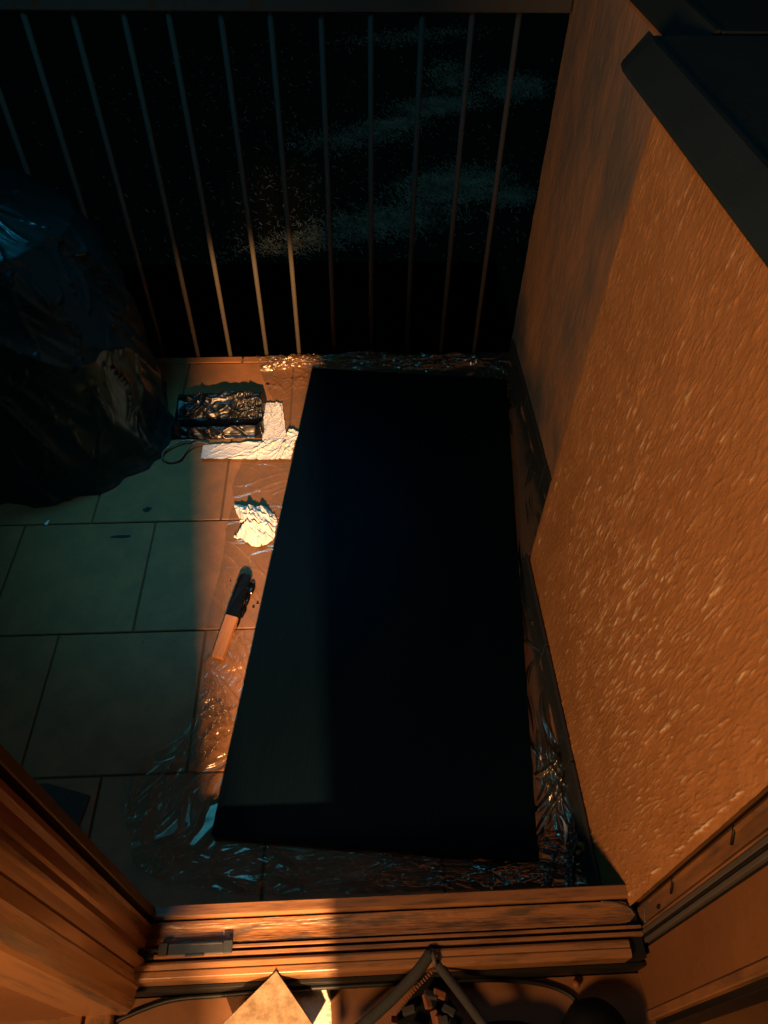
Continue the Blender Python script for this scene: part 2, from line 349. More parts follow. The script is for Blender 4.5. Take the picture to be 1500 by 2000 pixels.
# skirting tiles of near wall: short ceramic upstands, shade put into their dark colour
for k in range(3):
    y0 = .312+k*.2865
    boxobj('skirting_tile', WX-.012-WX, -.0035, y0-.75, y0+.2835-.75, .001, .068, M_SKIRT, wall, .002)
FX = .588
wall2 = empty('end_wall', (FX, 1.7, 0)); tag(wall2, 'farther weathered plaster wall greyer towards its base, set back behind the corner of the stucco wall', 'wall')
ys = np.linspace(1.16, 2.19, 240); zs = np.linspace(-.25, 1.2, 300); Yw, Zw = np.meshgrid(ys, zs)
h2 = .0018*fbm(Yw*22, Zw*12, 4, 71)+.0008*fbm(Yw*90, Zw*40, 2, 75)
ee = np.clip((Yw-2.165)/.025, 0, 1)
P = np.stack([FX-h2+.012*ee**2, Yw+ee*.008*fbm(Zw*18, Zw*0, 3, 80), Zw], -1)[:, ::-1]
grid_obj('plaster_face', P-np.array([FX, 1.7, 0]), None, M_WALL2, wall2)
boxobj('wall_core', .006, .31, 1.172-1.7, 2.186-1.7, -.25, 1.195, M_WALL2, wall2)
for k in range(3):
    y0 = 1.18+k*.318
    boxobj('skirting_tile', -.012, -.0025, y0-1.7, y0+.314-1.7, .001, .068, M_SKIRT, wall2, .002)

def coping(name, x0, y0, y1, z0, label, clip):
    e = empty(name, (x0, (y0+y1)/2, z0)); tag(e, label, 'coping slab')
    d = (y1-y0)/2
    # edge strip with rounded nose, then a joint, then the flat slab
    bm = bmesh.new(); prof = [(0, 0), (.002, .006), (.038, .043), (.044, .044), (.044, 0)]
    for t, ins in ((-d, 0), (d-.055, 0), (d-.012, 0.012), (d, .030)):
        pass
    rings = [(-d, 0.0), (d-.05, 0.0), (d-.015, .006), (d, .022)]
    R = []
    for t, ins in rings: R.append([bm.verts.new((min(.044, px+ins), t, pz)) for px, pz in prof])
    for a_, b_ in zip(R, R[1:]):
        for i in range(len(prof)): 
            j = (i+1) % len(prof); bm.faces.new((a_[i], a_[j], b_[j], b_[i]))
    bm.faces.new(R[0]); bm.faces.new(R[-1]); bmesh.ops.recalc_face_normals(bm, faces=bm.faces)
    mesh_obj('edge_strip', bm, M_STONE2, e)
    boxobj('slab', .047, .62, -d, d+clip, .002, .041, M_STONE, e, .004, 2)
    return e
coping('coping', .446, .306, 1.318, 1.199, 'nearer dark coping slab with rounded nose on top of the orange stucco wall', -.012)
coping('coping', .566, 1.322, 2.24, 1.199, 'farther black coping slab at the top of the frame beyond the first one', 0)

# ------------------------------------------------------------------ railing
rail = empty('railing', (0, 2.165, 0)); tag(rail, 'rust-flecked dark iron railing of thin round bars under a flat top rail', 'railing')
boxobj('top_rail', -2.6, .584, -.022, .022, 1.055, 1.098, M_BAR, rail, .004, 2)
boxobj('bottom_rail', -2.6, .60, -.006, .018, -.17, -.14, M_BAR, rail, .003)
bars = [.452, .329, .203, .074, -.060, -.188, -.306, -.436, -.552]
while bars[-1] > -2.5: bars.append(bars[-1]-.125)
bb = None
for i, x in enumerate(bars):
    if bb is None:
        bm = bmesh.new(); bmesh.ops.create_cone(bm, cap_ends=True, segments=14, radius1=.0078, radius2=.0078, depth=1.20, matrix=Matrix.Translation((0, 0, .457)))
        for fc in bm.faces: fc.smooth = len(fc.verts) == 4
        bb = mesh_obj('baluster', bm, M_BAR, rail); o = bb
    else:
        o = link(bpy.data.objects.new('baluster', bb.data), rail)
    o.location = (x+.002, -.005+random.uniform(-.002, .002), 0); o.rotation_euler = (random.gauss(0, .002), random.gauss(0, .003), random.uniform(0, 6))

# ------------------------------------------------------------------ facade, room
fac = empty('house_wall', (-1.5, .24, 0)); tag(fac, 'house wall beside the balcony door, dark outside and plastered inside', 'wall')
boxobj('wall_panel', -1.2, 1.09, -.065, .07, -.2, 2.6, M_IWALL, fac)
struct(boxobj('interior_floor', -1.9, 1.6, -3.0, .1985, .02, .09, M_IFLOOR))
struct(boxobj('light_blocker', -.024, .60, -.58, -.50, .092, 2.35, M_IWALL))  # three unseen panels added to block and shape the lamps' light
struct(boxobj('light_blocker', -1.6, -.084, -1.26, -1.20, .092, 2.45, M_IWALL))
struct(boxobj('light_blocker', .408, 1.30, -.25, -.20, .092, 2.35, M_IWALL))
ceil = struct(boxobj('balcony_ceiling', -3.4, 1.8, -3.4, 2.3, 2.6, 2.7, M_CEIL))  # unseen slab, widened over the room to keep the moonlight out

# ------------------------------------------------------------------ door frame
df = empty('door_frame', (0, .25, .09)); tag(df, 'open balcony door frame with painted jambs at both sides and a grimy grooved sill', 'door frame')
Z0, Z1 = .0, 2.1
# left jamb: strips stacked in depth, each its own profile
def jl(name, pts, m, z0=.09, bevel=.0015): return prism(name, [(p[0], p[1]-.25) for p in pts], 'z', z0-.09, Z1, m, df, bevel)
jl('weather_strip', [(-.41, .300), (-.361, .300), (-.361, .316), (-.41, .316)], M_FRAMEG, .17)
jl('seal', [(-.41, .2925), (-.374, .2925), (-.374, .2995), (-.41, .2995)], M_SEAL, .17)
jl('jamb', [(-.41, .292), (-.366, .292), (-.361, .287), (-.362, .281), (-.369, .276), (-.370, .262), (-.371, .2565), (-.379, .253), (-.380, .246), (-.373, .242), (-.367, .239), (-.368, .2345), (-.374, .230), (-.378, .2265), (-.41, .2265)], M_FRAMEL, .17, 0)
jl('jamb_groove', [(-.41, .2245), (-.392, .2245), (-.392, .2262), (-.41, .2262)], M_SEAL, .17, 0)
jl('casing', [(-.47, .168), (-.390, .168), (-.384, .173), (-.381, .186), (-.380, .200), (-.377, .204), (-.379, .208), (-.380, .2242), (-.47, .2242)], M_FRAMEL, .17, 0)
# right jamb
def jr(name, pts, m, z0=.09, z1=Z1, bevel=.001): return prism(name, [(p[0], p[1]-.25) for p in pts], 'z', z0-.09, z1, m, df, bevel)
jr('jamb_edge', [(.474, .294), (.54, .294), (.54, .3095), (.474, .3095)], M_FRAME, .17)
jr('seal', [(.492, .2865), (.54, .2865), (.54, .2935), (.492, .2935)], M_SEAL, .17)
jr('jamb', [(.484, .2485), (.54, .2485), (.54, .286), (.487, .286), (.483, .281), (.486, .276), (.487, .258), (.482, .2525)], M_FRAME, .17, Z1, 0)
jr('seal', [(.481, .2375), (.54, .2375), (.54, .2410), (.481, .2410)], M_SEAL, .17)
jr('jamb_rail', [(.480, .2412), (.54, .2412), (.54, .2482), (.480, .2482)], M_FRAMEG, .17)
jr('jamb_rail', [(.484, .2305), (.54, .2305), (.54, .2373), (.484, .2373)], M_FRAMEG, .17)
jr('seal', [(.492, .2265), (.54, .2265), (.54, .2303), (.492, .2303)], M_SEAL, .17)
jr('reveal', [(.490, .143), (.54, .143), (.54, .2263), (.490, .2263)], M_IWALL, .09)
jr('corner_bead', [(.487, .128), (.56, .124), (.56, .1425), (.487, .1425)], M_FRAME, .09, Z1, .002)
jr('seal', [(.500, .117), (.56, .117), (.56, .1238), (.500, .1275)], M_SEAL, .09)
# small curved rubber clips and the screw hole of the right jamb
for zc in (.37, .62):
    tube('rubber_clip', [(x_, y_-.25, zc-.09+z_) for x_, y_, z_ in ((.485, .284, .012), (.484, .278, .008), (.4835, .272, .0), (.484, .267, -.010))], .0022, M_SEAL, df, 8)
bm = bmesh.new(); bmesh.ops.create_uvsphere(bm, u_segments=12, v_segments=8, radius=1)
for v_ in bm.verts: v_.co = Vector((v_.co.x*.002+.4865, v_.co.y*.0036+.264-.25, v_.co.z*.010+.285-.09))
mesh_obj('screw_hole', bm, M_SEAL, df, True)
tube('gasket', spline([(.4855, .255-.25, .118), (.485, .268-.25, .124), (.485, .276-.25, .138), (.485, .280-.25, .165)], 5), .0022, M_FRAMEG, df, 8)
# sill
SX0, SX1 = -.374, .480
def sl(name, pts, m, x0=SX0, x1=SX1, bevel=.0008): return prism(name, [(p[0]-.25, p[1]-.09) for p in pts], 'x', x0, x1, m, df, bevel)
sl('sill_base', [(.2072, .02), (.318, .02), (.318, .150), (.304, .188), (.2072, .188)], M_SEAL)
sl('outer_lip', [(.2975, .186), (.3195, .150), (.3205, .192), (.318, .201), (.300, .204), (.2965, .200)], M_RAIL, -.362, .484)
# the track is a soiled sheet with real unevenness
xs = np.linspace(-.372, .478, 420); yy = np.linspace(.258, .2935, 40); Xs, Ys = np.meshgrid(xs, yy)
t = (Ys-.258)/(.2935-.258)
Zs = .1925+.0018*np.cos(t*math.pi*2)+.0005*fbm(Xs*90, Ys*200, 3, 4)+.0006*fbm(Xs*30, Ys*700, 2, 9)
rr = np.clip((Xs-.44)/.034, 0, 1); keep = (np.abs(t-.5) < .5*np.sqrt(np.clip(1-rr**2, 0, 1))+.02)
trk = grid_obj('track', np.stack([Xs, Ys-.25, Zs-.09], -1), keep[:-1, :-1], M_TRACK, df)
tube('track_end_bead', spline([(.420, .294-.25, .1055), (.445, .291-.25, .1055), (.466, .282-.25, .1055), (.474, .270-.25, .1055)], 6), .0018, M_FRAMEG, df, 8)
sl('sill_rail', [(.2495, .186), (.2555, .186), (.2550, .199), (.2500, .199)], M_RAIL)
sl('sill_rail', [(.2385, .186), (.2455, .186), (.2450, .200), (.2390, .200)], M_RAIL)
sl('inner_ledge', [(.2070, .150), (.2345, .150), (.2340, .198), (.2300, .2005), (.2215, .1985), (.2200, .2010), (.2105, .2000), (.2070, .195)], M_RAIL, -.392, .452)
sl('riser', [(.2005, .091), (.2068, .091), (.2068, .150), (.2005, .150)], M_SEAL, -.47, .488)
# keeper plate at the left end of the sill
kp = boxobj('keeper_plate', -.345, -.222, .2425-.25, .258-.25, .108, .1125, M_PLATE, df, .001)
for x0, x1, y0, y1, z1 in ((-.345, -.330, .241, .260, .1165), (-.237, -.222, .241, .260, .1165), (-.328, -.239, .2555, .2590, .1150), (-.300, -.268, .2390, .2430, .1140), (-.372, -.347, .247, .252, .1130)):
    boxobj('plate_lug', x0, x1, y0-.25, y1-.25, .1127, z1, M_PLATE, kp, .0008)
boxobj('corner_cap', -.382, -.352, .238-.25, .2495-.25, .085, .112, M_SEAL, df, .002)
boxobj('door_head', -.41, .54, .17-.25, .316-.25, 2.0, 2.1, M_FRAME, df, .002)

# ------------------------------------------------------------------ plastic film
film_poly = [(-.35, 2.14), (-.293, 1.959), (-.25, 1.851), (-.26, 1.70), (-.345, 1.601), (-.36, 1.5), (-.365, 1.42), (-.372, 1.231), (-.389, 1.0), (-.38, .855), (-.395, .738), (-.437, .702), (-.502, .645), (-.509, .535), (-.473, .442), (-.391, .395), (-.215, .372), (.455, .362), (.455, 1.10), (.47, 1.2), (.572, 1.3), (.572, 2.14)]
nx, ny = 480, 790
X, Y = np.meshgrid(np.linspace(-.53, .585, nx), np.linspace(.35, 2.155, ny))
Xq = X+.012*fbm(X*14, Y*14, 3, 91); Yq = Y+.006*fbm(X*14, Y*14, 3, 92)
inside = np.zeros(X.shape, bool); n_ = len(film_poly)
for i in range(n_):
    (xa, ya), (xb, yb) = film_poly[i], film_poly[(i+1) % n_]
    c = ((ya > Yq) != (yb > Yq)) & (Xq < (xb-xa)*(Yq-ya)/((yb-ya) if yb != ya else 1e-9)+xa)
    inside ^= c
BA = math.atan2(.182, 1.575)   # turn of the board
bc = Vector((.1145, 1.241))*.985
ux = (X-bc.x)*math.cos(BA)-(Y-bc.y)*math.sin(BA); uy = (X-bc.x)*math.sin(BA)+(Y-bc.y)*math.cos(BA)
under = np.maximum(np.abs(ux)-.335, np.abs(uy)-.785)      # <0 under the board
H = .0010+.0006*fbm(X*8, Y*8, 3, 14)
its = []
def scatter(n, x0, x1, y0, y1, an, da, ln, wd, am):
    for _ in range(n):
        its.append((random.uniform(x0, x1), random.uniform(y0, y1), an+random.gauss(0, da), random.uniform(*ln), random.uniform(*wd), random.uniform(*am), random.gauss(0, .5)))
scatter(80, -.50, -.30, .40, .74, .95, .35, (.05, .16), (.005, .012), (.005, .015))
scatter(60, -.48, .10, .365, .47, .0, .4, (.06, .26), (.005, .010), (.003, .011))
scatter(80, .0, .45, .365, .47, -.15, .22, (.10, .34), (.004, .009), (.003, .009))
scatter(34, .36, .46, .37, .66, 1.45, .35, (.06, .2), (.005, .010), (.003, .008))
scatter(50, .40, .56, .6, 2.0, 1.45, .25, (.06, .30), (.004, .009), (.001, .0035))
scatter(50, .42, .56, 1.85, 2.12, 1.2, .8, (.03, .10), (.005, .009), (.003, .008))
scatter(120, -.33, .42, 2.055, 2.135, .0, .12, (.10, .36), (.004, .009), (.002, .008))
scatter(46, -.33, -.12, 1.96, 2.12, 2.3, .8, (.03, .12), (.004, .008), (.001, .005))
scatter(30, -.30, -.10, 1.75, 2.0, .9, .6, (.04, .18), (.004, .007), (.0005, .003))
scatter(30, -.36, -.18, 1.25, 1.62, .1, .6, (.06, .22), (.004, .008), (.0006, .0026))
scatter(40, -.38, -.20, .75, 1.25, -1.0, .3, (.06, .26), (.004, .009), (.0012, .0045))
scatter(60, -.40, -.28, .62, .98, 1.2, .5, (.03, .12), (.005, .010), (.002, .007))
scatter(30, -.36, -.32, .66, .80, .2, .35, (.03, .06), (.005, .009), (.003, .008))
its = [(a_, b_, c_, d_, e1, g_*1.3, h_) for a_, b_, c_, d_, e1, g_, h_ in its]
creases(X, Y, H, its)
H += np.clip((2.138-Y)/.02, 0, 1)*.006*np.clip(1-np.abs(Y-2.10)/.045, 0, 1)*np.clip(1-np.abs(X-.1)/.55, 0, 1)
k_ = np.clip((under+.03)/.06, .04, 1)
H = H*k_+.0008
wallrise = np.clip((X-.452)/.006, 0, 1)*np.clip((1.16-Y)/.01, 0, 1)
m = inside[:-1, :-1] & ~((X[:-1, :-1] > .4585) & (Y[:-1, :-1] < 1.175))
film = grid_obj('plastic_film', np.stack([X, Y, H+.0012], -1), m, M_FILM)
tag(film, 'crumpled clear plastic sheet spread on the tiles under the black board', 'plastic sheet')

# ------------------------------------------------------------------ board
bd = empty('painted_board', (bc.x, bc.y, .008)); bd.rotation_euler = (0, 0, -BA)
tag(bd, 'long rectangular wooden board painted black, lying on the plastic sheet', 'board')
boxobj('board_face', -.3385, .3385, -.780, .780, .0155, .0200, M_BOARD, bd, .0008)
boxobj('board_core', -.3375, .3375, -.779, .779, 0, .0150, M_BOARDE, bd, .001)

# ------------------------------------------------------------------ paint tray
tr_ = empty('paint_tray', (-.43, 1.80, .003)); tag(tr_, 'paint tray wrapped in crumpled film smeared with black paint, beside the paper towel', 'paint tray')
nx, ny = 260, 150
X, Y = np.meshgrid(np.linspace(-.152, .150, nx), np.linspace(-.088, .080, ny))
ex = np.clip((.150-np.abs(X+.001))/.014, 0, 1); 
front = np.clip(1-np.abs(Y+.062)/.016, 0, 1); back = np.clip((Y-.0)/.062, 0, 1)
base = .008+.022*front**.7+.046*back**.8
side = np.clip((np.abs(X)-.118)/.02, 0, 1)*.018*np.clip((.01-Y)/.05, 0, 1)
Hh = base+side+.006*fbm(X*11, Y*16, 2, 31)*np.clip(back+front, 0, 1)
its = []
scatter(34, -.15, .15, .0, .08, .1, .4, (.05, .16), (.006, .013), (.003, .009))
scatter(30, .04, .14, -.02, .06, 1.0, .4, (.04, .09), (.002, .005), (.003, .008))
scatter(20, -.15, .15, -.085, -.05, .05, .3, (.04, .12), (.005, .009), (.002, .006))
scatter(14, -.12, .12, -.045, .0, .2, .5, (.03, .08), (.002, .004), (.001, .003))
creases(X, Y, Hh, its)
drop = np.minimum(ex, np.minimum(np.clip((.080-Y)/.007, 0, 1), np.clip((Y+.088)/.012, 0, 1)))
Hh = Hh*drop**.6
edgew = .006*fbm(X*20, Y*20, 3, 37)
grid_obj('film_liner', np.stack([X+edgew, Y+edgew*.8, Hh], -1), None, M_TRAYFOIL, tr_)
boxobj('wet_paint', -.132, .134, -.048, .006, .006, .0125, M_PAINT, tr_, .002)
boxobj('tray_body', -.138, .138, -.074, .070, 0, .006, M_PAINT, tr_, .001)
# twisted film loop at the tray's left
lp = tube('twisted_film_loop', spline([(-.50, 1.700, .010), (-.545, 1.690, .014), (-.588, 1.655, .012), (-.592, 1.622, .008), (-.565, 1.605, .007), (-.535, 1.618, .010), (-.520, 1.655, .016), (-.49, 1.680, .018), (-.455, 1.676, .014)], 6),
     [.0028+.0018*random.random() for _ in range(49)], mat('twisted_film_brown', (.22, .11, .05), .3, .8, scale=60, bump=.5, bscale=150), None, 7)
tag(lp, 'twisted loop of clear film lying at the left end of the paint tray', 'plastic film')

# ------------------------------------------------------------------ paper towel (L of quilted strips)
pt = empty('paper_towel', (-.3, 1.7, .004)); tag(pt, 'bent strip of quilted white paper towel along the front and right of the paint tray', 'paper towel')
def strip(name, quad, nx, ny, seed, its_, base, m=M_QUILT):
    u, w = np.meshgrid(np.linspace(0, 1, nx), np.linspace(0, 1, ny)); A, B, C, D = [np.array(q) for q in quad]
    P2 = (A*(1-u)[..., None]*(1-w)[..., None]+B*u[..., None]*(1-w)[..., None]+C*u[..., None]*w[..., None]+D*(1-u)[..., None]*w[..., None])
    X, Y = P2[..., 0], P2[..., 1]
    L1 = np.linalg.norm(B-A); L2 = np.linalg.norm(D-A)
    Hs = base+.003*fbm(u*L1*25, w*L2*25, 3, seed)
    Hs = Hs + creases(u*L1, w*L2, np.zeros_like(u), its_)
    off = np.array([-.3, 1.7])
    return grid_obj(name, np.stack([X-off[0]+.0015*fbm(w*30, u*3, 2, seed+5), Y-off[1]+.0015*fbm(u*30, w*3, 2, seed+6), np.maximum(Hs, .003)], -1), None, m, pt)
I = [(random.uniform(0, .09), random.uniform(0, .22), 1.35+random.gauss(0, .35), random.uniform(.03, .12), random.uniform(.003, .006), random.uniform(.002, .006), 0) for _ in range(34)]
strip('towel_arm', [(-.286, 1.655), (-.205, 1.650), (-.232, 1.868), (-.290, 1.872)], 90, 200, 5, I, .010)
I = [(random.uniform(.0, .29), random.uniform(0, .075), .1+random.gauss(0, .25), random.uniform(.04, .16), random.uniform(.003, .006), random.uniform(.001, .004), 0) for _ in range(22)]
I += [(random.uniform(.17, .29), random.uniform(0, .075), 1.0+random.gauss(0, .3), random.uniform(.03, .1), random.uniform(.003, .007), random.uniform(.003, .008), 0) for _ in range(26)]
strip('towel_arm', [(-.472, 1.612), (-.194, 1.600), (-.180, 1.690), (-.472, 1.672)], 240, 80, 15, I, .009)
I = [(random.uniform(.0, .05), random.uniform(0, .05), 1.0+random.gauss(0, .5), .05, .004, .005, 0) for _ in range(12)]
strip('torn_corner', [(-.215, 1.690), (-.192, 1.645), (-.168, 1.715), (-.205, 1.735)], 50, 50, 25, I, .016)

# ------------------------------------------------------------------ crumpled tissue
outline = [(0, .058), (30, .062), (60, .064), (90, .066), (118, .080), (132, .104), (140, .078), (158, .046), (170, .050), (178, .034), (195, .032), (205, .056), (215, .070), (228, .058), (250, .064), (262, .070), (290, .078), (315, .072), (340, .060), (360, .058)]
oa = [math.radians(a_) for a_, _ in outline]; orr = [r_ for _, r_ in outline]
X, Y = np.meshgrid(np.linspace(-.10, .10, 210), np.linspace(-.10, .10, 210))
an = np.arctan2(Y, X) % (2*math.pi); q = np.hypot(X, Y)/(np.interp(an, oa, orr)*(1+.06*fbm(np.cos(an)*4+9, np.sin(an)*4+9, 3, 5)))
Ht = .006+.030*np.clip(1-q**2.5, 0, 1)+.004*fbm(X*30, Y*30, 2, 44)+.018*np.clip(q-.55, 0, 1)*np.clip(Y/.06, 0, 1)
its = []
for _ in range(60): its.append((random.gauss(.0, .035), random.gauss(0, .04), -.95+random.gauss(0, .45), random.uniform(.03, .12), random.uniform(.004, .009), random.choice([-1, 1, 1])*random.uniform(.004, .012), random.gauss(.3, .6)))
creases(X, Y, Ht, its); Ht = np.maximum(Ht, .002+.0*q)
ts = grid_obj('crumpled_tissue', np.stack([X, Y, Ht], -1), (q < 1)[:-1, :-1], M_WHITE, None, .0004); ts.location = (-.283, 1.335, .004)
tag(ts, 'crumpled white tissue with a pointed corner lying on the plastic beside the board', 'tissue')

# ------------------------------------------------------------------ stirring stick
st = empty('stirring_stick', (-.3195, 1.03, .012)); st.rotation_euler = (math.radians(1.5), 0, math.radians(-12))
tag(st, 'short flat wooden stick, its far half coated in black paint, near the board edge', 'stirring stick')
def half(name, y0, y1, m, rnd):
    bm = bmesh.new(); pts = []
    if rnd:
        for k in range(9): a_ = math.pi*k/8; pts.append((math.cos(a_)*.0175, y1-.012+math.sin(a_)*.012))
        pts += [(-.0185, y0), (.0165, y0-.003)]
    else: pts = [(.0170, y1-.004), (-.0175, y1), (-.0165, y0+.002), (.0150, y0-.003)]
    A = [bm.verts.new((x_, y_, 0)) for x_, y_ in pts]; B = [bm.verts.new((x_*.93, y_, .0135 if abs(x_) > .015 else .015)) for x_, y_ in pts]
    bm.faces.new(A); bm.faces.new(B); n = len(pts)
    for i in range(n): bm.faces.new((A[i], A[(i+1) % n], B[(i+1) % n], B[i]))
    bmesh.ops.recalc_face_normals(bm, faces=bm.faces); bmesh.ops.bevel(bm, geom=list(bm.edges), offset=.0014, segments=2, affect='EDGES')
    return mesh_obj(name, bm, m, st)
half('bare_end', -.123, -.002, M_WOOD, False)
half('painted_end', -.001, .128, M_PAINT, True)
# paint blobs squeezed out of its right side and drops on the film
def blob(name, x, y, z, rx, ry, h, parent=None, seed=0, rot=0):
    bm = bmesh.new(); n = 22; c = bm.verts.new((0, 0, h)); r1 = []; r2 = []
    for k in range(n):
        a_ = 2*math.pi*k/n; q = 1+.35*mnoise.noise(Vector((math.cos(a_)*1.6+seed*3.1, math.sin(a_)*1.6, seed)))
        r1.append(bm.verts.new((math.cos(a_)*rx*q, math.sin(a_)*ry*q, 0))); r2.append(bm.verts.new((math.cos(a_)*rx*q*.75, math.sin(a_)*ry*q*.75, h*.85)))
    for k in range(n):
        j = (k+1) % n; bm.faces.new((r1[k], r1[j], r2[j], r2[k])); bm.faces.new((r2[k], r2[j], c))
    o = mesh_obj(name, bm, M_PAINT, parent, True); o.location = (x, y, z); o.rotation_euler = (0, 0, rot); return o
blob('paint_drip', .022, .095, -.004, .009, .018, .006, st, 1)
blob('paint_drip', .021, .062, -.006, .006, .026, .005, st, 2)
blob('paint_drip', .020, .022, -.006, .007, .020, .005, st, 3)
blob('paint_drip', .017, -.006, -.008, .003, .024, .003, st, 4)
spots = [(-.270, 1.063, .0032, .0032, 'round black paint drop on the film right of the stirring stick'),
         (-.260, 1.074, .0030, .0042, 'small forked black paint splash just beside the round drop'),
         (-.338, 1.148, .0018, .0018, 'tiny black paint dot left of the stick\'s rounded end'),
         (-.289, 1.981, .006, .004, 'black paint blot on the film beyond the paint tray')]
for i, (x, y, rx, ry, lb) in enumerate(spots):
    tag(blob('paint_drop', x, y, .0045, rx, ry, .0018, None, 5+i), lb, 'paint drop', 'black paint drops on the film')
def smudge(x, y, rx, ry, rot, lb, col):
    o = blob('floor_smudge', x, y, .0004, rx, ry, .0008, None, int(rx*1e4), rot); o.data.materials.clear(); o.data.materials.append(col); tag(o, lb, 'stain')
M_STAIN = mat('dark_stain', (.035, .03, .025), .7, .2)
smudge(-.665, 1.317, .030, .006, .02, 'long dark smear on the grey tile in front of the wrapped object', M_STAIN)
smudge(-.606, 1.418, .012, .009, .3, 'short dark smudge on the tile nearer the paint tray', M_STAIN)
bm = bmesh.new(); box(bm, -.005, .005, -.009, .009, 0, .006, .002, 2)
for v_ in bm.verts: v_.co.x *= 1-.5*(v_.co.y > 0)
ch = mesh_obj('plaster_chip', bm, M_WHITE); ch.location = (-.882, 1.372, .001); ch.rotation_euler = (0, 0, -.4); tag(ch, 'small pale chip of plaster on the tiles at the left', 'chip')

# leaves by the wall corner
for i, (x, y, z, r_, lb) in enumerate([(.447, .421, .020, .6, 'dry orange leaf leaning on the skirting, lowest of the three'), (.452, .436, .030, -.5, 'dry orange leaf by the skirting, leftmost of the three'), (.457, .428, .036, 1.5, 'dry orange leaf by the skirting, topmost of the three')]):
    bm = bmesh.new(); n = 12; ring = []
    for k in range(n):
        a_ = 2*math.pi*k/n; ring.append(bm.verts.new((math.cos(a_)*.0085*(1+.25*math.cos(2*a_)), math.sin(a_)*.0055, .002*math.cos(2*a_))))
    c = bm.verts.new((0, 0, -.0005))
    for k in range(n): bm.faces.new((ring[k], ring[(k+1) % n], c))
    r2 = bmesh.ops.extrude_face_region(bm, geom=list(bm.faces))
    for e_ in r2['geom']:
        if isinstance(e_, bmesh.types.BMVert): e_.co.z -= .0006
    o = mesh_obj('dry_leaf', bm, M_LEAF, None, True); o.location = (x, y, z); o.rotation_euler = (.4, -.5, r_); tag(o, lb, 'leaf', 'dry leaves in the wall corner')
# glint of the film modelled as a white curl at the right bottom corner
cu = tube('film_glint', spline([(.424, .440, .012), (.427, .455, .022), (.429, .470, .028), (.428, .485, .026), (.426, .498, .018)], 6), [.0006, .001, .0016, .002, .0025, .003, .0034, .0037, .0039, .004, .0041, .004, .0039, .0037, .0034, .003, .0027, .0023, .0019, .0016, .0013, .0011, .001, .0008, .0006], M_WHITE, None, 8)
tag(cu, 'white sliver modelled as a glint of the film between the board corner and the wall', 'film glint')

# grey sheet corner at the left
bm = bmesh.new(); pts = [(-.90, .30), (-.600, .500), (-.587, .585), (-.690, .618), (-.95, .60)]
A = [bm.verts.new((x, y, .006+.004*math.sin(x*30))) for x, y in pts]; bm.faces.new(A)
r2 = bmesh.ops.extrude_face_region(bm, geom=list(bm.faces))
for e_ in r2['geom']:
    if isinstance(e_, bmesh.types.BMVert): e_.co.z -= .002
bmesh.ops.recalc_face_normals(bm, faces=bm.faces)
tag(mesh_obj('paper_sheet', bm, M_PAPERG), 'dull grey paper sheet corner on the dark tiles beyond the left jamb', 'paper')

# ------------------------------------------------------------------ covered object at the left
nt, nh = 420, 300
th = np.linspace(0, 2*math.pi, nt); tt = np.linspace(0, 1, nh); T, U = np.meshgrid(th, tt)
cx, cy, hw, hd, ht = -1.10, 1.77, .495, .325, .80
e_ = 2.6
ca, sa = np.cos(T), np.sin(T)
rs = (np.abs(ca/hw)**e_+np.abs(sa/hd)**e_)**(-1/e_)
# U: 0 floor .. .72 shoulder .. 1 centre of the top
zprof = np.interp(U, [0, .02, .10, .35, .62, .72, .82, 1], [.004, .015, .10, .36, .60, .70, .775, .83])
rprof = np.interp(U, [0, .02, .06, .20, .45, .62, .72, .82, 1], [1.10, 1.08, 1.05, 1.03, 1.0, .93, .84, .64, 0])
def per(fx, fy, seed, o=3):   # periodic in T
    w = (T/(2*math.pi)); return fbm(T*fx, U*fy, o, seed)*(1-w)+fbm((T-2*math.pi)*fx, U*fy, o, seed)*w
sweep = T+1.5*U
w_ = T/(2*math.pi)
def perS(fx, fy, seed):
    return (fbm((T+1.1*U)*fx, U*fy, 3, seed))*(1-w_)+(fbm((T-2*math.pi+1.1*U)*fx, U*fy, 3, seed))*w_
folds = 1-2*np.abs(perS(2.3, 1.6, 101)); f2 = 1-2.2*np.abs(perS(5.5, 3.0, 111)); f3 = 1-2.2*np.abs(per(14, 10, 121))
fade = np.clip((1-U)/.25, 0, 1)
disp = (.022*np.abs(folds)**1.5*np.sign(folds)+.007*f2)*fade
base_sw = .04*np.clip(1-U/.12, 0, 1)*per(4, 1, 131)
r = rs*rprof+disp+base_sw-.04
# a few long curved sharp folds
Tn = T.copy(); Hc = np.zeros_like(T); its = []
for _ in range(46):
    its.append((random.uniform(3.4, 6.9), random.uniform(.04, .95), random.choice([1.5, 1.2, 2.1])+random.gauss(0, .2), random.uniform(.10, .40), random.uniform(.010, .030), random.uniform(.004, .014), random.gauss(0, .8)))
for _ in range(170):
    its.append((random.uniform(3.5, 6.6), random.uniform(.04, .9), random.uniform(.5, 2.6), random.uniform(.05, .30), random.uniform(.009, .014), random.uniform(.005, .013), random.gauss(0, 1)))
creases(T, U, Hc, its); Hc[:, 0] = Hc[:, -1]
r = np.maximum(r+Hc*fade, .0)
r[:, -1] = r[:, 0]
Zb = zprof+.018*per(2.5, 2, 141)*np.clip(U*6, 0, 1)+Hc*.3*(U > .7)
Zb = np.maximum(Zb, .003); Zb[:, -1] = Zb[:, 0]; Zb[-1, :] = Zb[-1, :].mean()
P = np.stack([r*ca, r*sa, Zb], -1)
P[..., 1] = np.minimum(P[..., 1], 2.135-cy)
bag = grid_obj('covered_bulk', P, None, M_BAG); bag.location = (cx, cy, 0)
tag(bag, 'bulky object draped in wrinkled black plastic standing left by the railing', 'covered object')

